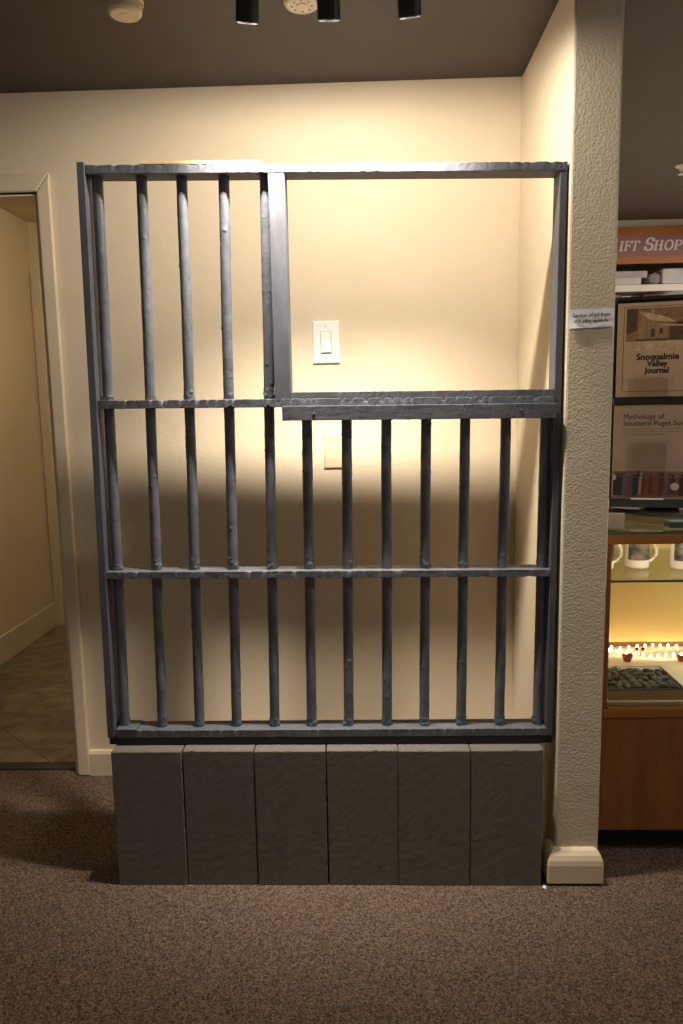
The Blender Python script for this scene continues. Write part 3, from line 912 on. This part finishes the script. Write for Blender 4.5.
tau = mat('taupe_book_cover', srgb(172, 152, 132), 0.5, var=(4, srgb(160, 138, 118), 3))
b2 = book((-0.1085, 1.0145), 0.236, 0.297, 'taupe book with a crowd photograph on its cover, lower shelf of the rack', tau)
t = obj('title', text_bm(['Mythology of', 'Southern Puget Sound'], 0.0225, 0.92), ink, b2); t.location = (0.027, FP, 0.253)
flat('subtitle_lines', [R_(0.028, 0.214, 0.2195 - 0.0085 * k, 0.2225 - 0.0085 * k) if k < 2 else R_(0.028, 0.160, 0.2195 - 0.0085 * k, 0.2225 - 0.0085 * k) for k in range(3)], mat('grey_ink', srgb(120, 102, 88), 0.8, var=(400, srgb(160, 140, 122), 2)), b2)
cp = flat('cover_photo', [R_(0.002, 0.234, 0.003, 0.088)], mat('photo_ground', srgb(140, 100, 80), 0.6, var=(30, srgb(112, 76, 60), 4)), b2)
flat('photo_sky', [R_(0.002, 0.234, 0.088, 0.118)], mat('photo_sky_tone', srgb(164, 140, 124), 0.6), b2, FP + 0.0001)
cloth = [mat('garment_' + n, srgb(*c), 0.7) for n, c in (('dark', (44, 34, 32)), ('maroon', (104, 46, 38)), ('blue', (82, 82, 108)), ('umber', (78, 54, 40)), ('pale', (176, 152, 134)), ('russet', (128, 70, 52)))]
rnd = random.Random(4)
for k in range(24):
    x = 0.010 + k * 0.0094 + rnd.uniform(-0.002, 0.002)
    h = rnd.uniform(0.066, 0.090) - 0.012 * (k / 24)
    z0 = rnd.uniform(0.008, 0.016)
    w2 = rnd.uniform(0.0055, 0.0085)
    yy = FP - 0.0003 - 0.00002 * k
    flat('photo_figure', [[(x - w2, z0), (x + w2, z0), (x + w2 * 0.8, z0 + h * 0.72), (x, z0 + h * 0.80), (x - w2 * 0.8, z0 + h * 0.72)],
                          [(x + 0.0042 * math.cos(a), z0 + h * 0.86 + 0.005 * math.sin(a)) for a in [q * math.pi / 4 for q in range(8)]]], rnd.choice(cloth), cp, yy)
for x, z, r in ((0.003, 0.068, 0.009), (0.186, 0.040, 0.0125)):
    flat('photo_drum', [[(max(0.001, x + r * math.cos(a)), z + r * math.sin(a)) for a in [q * math.pi / 8 for q in range(16)]]], mat('drum_skin', srgb(190, 168, 150), 0.6), cp, FP - 0.0011)

# ================================================================== GIFT SHOP SHELVING AND SIGN
SY = 1.93
unit = empty('shop_shelving', (1.05, SY, 0), 'tall white shelving unit under the gift shop sign', 'shelving')
wl = mat('white_laminate', srgb(232, 226, 220), 0.5)
for nm, b in (('side_panel', (0, 0.02, 0.025, 0.30, 0.001, 2.30)), ('side_panel', (1.9, 1.92, 0.025, 0.30, 0.001, 2.30)), ('cornice', (-0.02, 1.94, 0.018, 0.30, 2.306, 2.349)),
              ('shelf', (0.02, 1.9, 0.018, 0.30, 1.952, 1.990)), ('shelf', (0.02, 1.9, 0.018, 0.30, 1.56, 1.59)), ('shelf', (0.02, 1.9, 0.018, 0.30, 1.10, 1.13)), ('shelf', (0.02, 1.9, 0.018, 0.30, 0.60, 0.63)), ('shelf', (0.02, 1.9, 0.018, 0.30, 0.06, 0.10)),
              ('back_panel', (0.02, 1.9, 0.30, 0.31, 0.001, 2.10))):
    obj(nm, boxes(b), wl if nm != 'back_panel' else mat('unit_back', srgb(186, 180, 160), 0.7), unit, 0.003)

sign = empty('gift_shop_sign', (1.05, SY, 2.104), 'mauve sign board with white italic GIFT SHOP lettering and orange borders', 'sign')
org_m = mat('orange_wood_stripe', srgb(196, 124, 56), 0.5, var=(20, srgb(176, 104, 42), 4), stretch=(0.2, 1, 1))
mauve = mat('mauve_paint', srgb(172, 122, 126), 0.55, var=(4, srgb(164, 114, 118), 2))
obj('board', boxes((0, 1.92, 0.0, 0.016, 0.0, 0.202)), mauve, sign, 0.001)
obj('stripe', boxes((0, 1.92, -0.003, 0.0, 0.156, 0.202)), org_m, sign, 0.0008)
obj('stripe', boxes((0, 1.92, -0.003, 0.0, 0.0, 0.040)), org_m, sign, 0.0008)
SHEAR = 0.17
def stroke(polys, pts, w0):
    for (x0, z0), (x1, z1) in zip(pts, pts[1:]):
        d = Vector((x1 - x0, z1 - z0)); L = d.length
        if L < 1e-6: continue
        n = Vector((-d.y, d.x)) / L
        # thick verticals, thin horizontals
        ww = w0 * (0.45 + 0.55 * abs(d.y) / L) * 0.5
        e_ = d / L * ww * 0.3
        polys.append([(x0 - e_.x + n.x * ww, z0 - e_.y + n.y * ww), (x0 - e_.x - n.x * ww, z0 - e_.y - n.y * ww), (x1 + e_.x - n.x * ww, z1 + e_.y - n.y * ww), (x1 + e_.x + n.x * ww, z1 + e_.y + n.y * ww)])
def arc(cx, cz, rx, rz, a0, a1, n=12):
    return [(cx + rx * math.cos(R(a0 + (a1 - a0) * k / n)), cz + rz * math.sin(R(a0 + (a1 - a0) * k / n))) for k in range(n + 1)]
def serif(x, z, w_=0.16): return [(x - w_, z), (x + w_, z)]
GL = {
    'I': ([[(0.2, 0), (0.2, 1)], serif(0.2, 0.02), serif(0.2, 0.98)], 0.44),
    'F': ([[(0.2, 0), (0.2, 1)], serif(0.2, 0.02), [(0.04, 0.97), (0.72, 0.97), (0.72, 0.80)], [(0.2, 0.52), (0.56, 0.52), (0.56, 0.62), (0.56, 0.42)]], 0.74),
    'T': ([[(0.42, 0), (0.42, 1)], serif(0.42, 0.02), [(0.02, 0.78), (0.04, 0.97), (0.80, 0.97), (0.82, 0.78)]], 0.86),
    'H': ([[(0.2, 0), (0.2, 1)], [(0.74, 0), (0.74, 1)], serif(0.2, 0.02), serif(0.2, 0.98), serif(0.74, 0.02), serif(0.74, 0.98), [(0.2, 0.51), (0.74, 0.51)]], 0.98),
    'O': ([arc(0.46, 0.5, 0.38, 0.50, 0, 360, 24)], 0.92),
    'P': ([[(0.2, 0), (0.2, 1)], serif(0.2, 0.02), [(0.04, 0.97), (0.44, 0.97)] + arc(0.44, 0.72, 0.26, 0.25, 90, -90) + [(0.2, 0.47)]], 0.76),
    'S': ([[(0.60, 0.74), (0.60, 0.92)], arc(0.36, 0.74, 0.24, 0.25, 50, 250) + arc(0.34, 0.26, 0.27, 0.26, 75, -130), [(0.08, 0.28), (0.08, 0.08)]], 0.68),
    'G': ([[(0.78, 0.72), (0.78, 0.92)], arc(0.48, 0.5, 0.40, 0.50, 45, 315, 20), [(0.78, 0.12), (0.78, 0.44)], serif(0.76, 0.44, 0.14)], 0.98),
}
polys = []
def put(ch, x, h, wid):
    strokes, adv = GL[ch]
    base = 0.072
    tmp = []
    for s in strokes: stroke(tmp, s, 0.19)
    kx = wid / adv
    for p in tmp:
        polys.append([(x + a * kx + SHEAR * b * h, base + b * h) for a, b in p])
X0 = 1.05
for ch, x, h, wid in (('G', 1.392, 0.068, 0.066), ('I', 1.467, 0.053, 0.026), ('F', 1.495, 0.053, 0.037), ('T', 1.533, 0.053, 0.046), ('S', 1.610, 0.068, 0.050), ('H', 1.663, 0.053, 0.054), ('O', 1.722, 0.053, 0.050), ('P', 1.776, 0.053, 0.043)):
    put(ch, x - X0, h, wid)
    if ch == 'T': nG = len(polys)
for word in (polys[:nG], polys[nG:]):
    bm = bmesh.new()
    for i, p in enumerate(word):
        prism(bm, p, 'Y', -0.0016 - 0.00001 * (i % 7), 0.0)
    obj('lettering', bm, mat('white_sign_paint', srgb(244, 240, 234), 0.5), sign)

# white folded goods on the upper shelf
def stack_box(name, b, material, label, cat, group, bev=0.004):
    o = obj(name, boxes((0, b[1] - b[0], 0, b[3] - b[2], 0, b[5] - b[4])), material, None, bev)
    o.location = (b[0], b[2], b[4])
    return tag(o, label, cat, group)
wcl = mat('white_folded_cloth', srgb(226, 222, 222), 0.8, var=(12, srgb(206, 202, 204), 3))
wcl2 = mat('pale_pink_cloth', srgb(216, 206, 202), 0.8, var=(12, srgb(200, 188, 184), 3))
wcl3 = mat('grey_mesh_cloth', srgb(170, 166, 166), 0.8, var=(60, srgb(130, 126, 128), 3))
stack_box('white_carton', (1.30, 1.610, SY + 0.02, SY + 0.26, 1.9905, 2.032), wcl, 'flat white carton lying on the top shop shelf', 'carton', 'cartons on the top shop shelf')
stack_box('pale_carton', (1.28, 1.655, SY + 0.05, SY + 0.285, 2.0325, 2.072), wcl2, 'pale carton stacked on the flat white carton', 'carton', 'cartons on the top shop shelf')
stack_box('white_parcel', (1.730, 2.03, SY + 0.02, SY + 0.28, 1.9905, 2.078), wcl, 'taller white parcel right of the grey roll on the top shelf', 'parcel', 'cartons on the top shop shelf', 0.010)
bm = bmesh.new()
lathe(bm, [(0, 0), (0.030, 0), (0.034, 0.01), (0.034, 0.20), (0.028, 0.21), (0, 0.21)], 20, Matrix.Rotation(R(-90), 4, 'X'))
o = obj('grey_roll', bm, wcl3, smooth=True); o.location = (1.692, SY + 0.03, 1.990 + 0.0345); tag(o, 'grey mesh roll between the white goods on the top shelf', 'roll')
cols = [('brown', (150, 110, 84)), ('cream', (206, 186, 160)), ('tan', (176, 140, 106)), ('dark red', (92, 38, 34)), ('maroon', (110, 44, 40)), ('black', (50, 36, 34))]
for k, (n, c) in enumerate(cols):
    x = 1.44 + 0.062 * k
    stack_box('souvenir_box', (x, x + 0.056, SY + 0.03, SY + 0.20, 1.5905, 1.935 - 0.006 * (k % 3)), mat('souvenir_' + n.replace(' ', '_'), srgb(*c), 0.6, var=(30, srgb(*[int(q * 0.7) for q in c]), 3)), n + ' upright souvenir box in the row on the shop shelf', 'box', 'souvenir boxes on the shop shelf', 0.002)
# ceiling sprinkler in the shop
e = empty('sprinkler', (1.42, 0.97, CZ), 'small white sprinkler head on the gift shop ceiling', 'sprinkler')
bm = bmesh.new(); lathe(bm, [(0.03, 0), (0.03, -0.004), (0.012, -0.010), (0.010, -0.022), (0, -0.022)], 20)
obj('escutcheon', bm, white_plastic, e, smooth=True)
bm = bmesh.new(); lathe(bm, [(0.004, -0.022), (0.004, -0.034), (0.016, -0.035), (0.016, -0.037), (0, -0.037)], 16)
obj('deflector', bm, white_plastic, e)
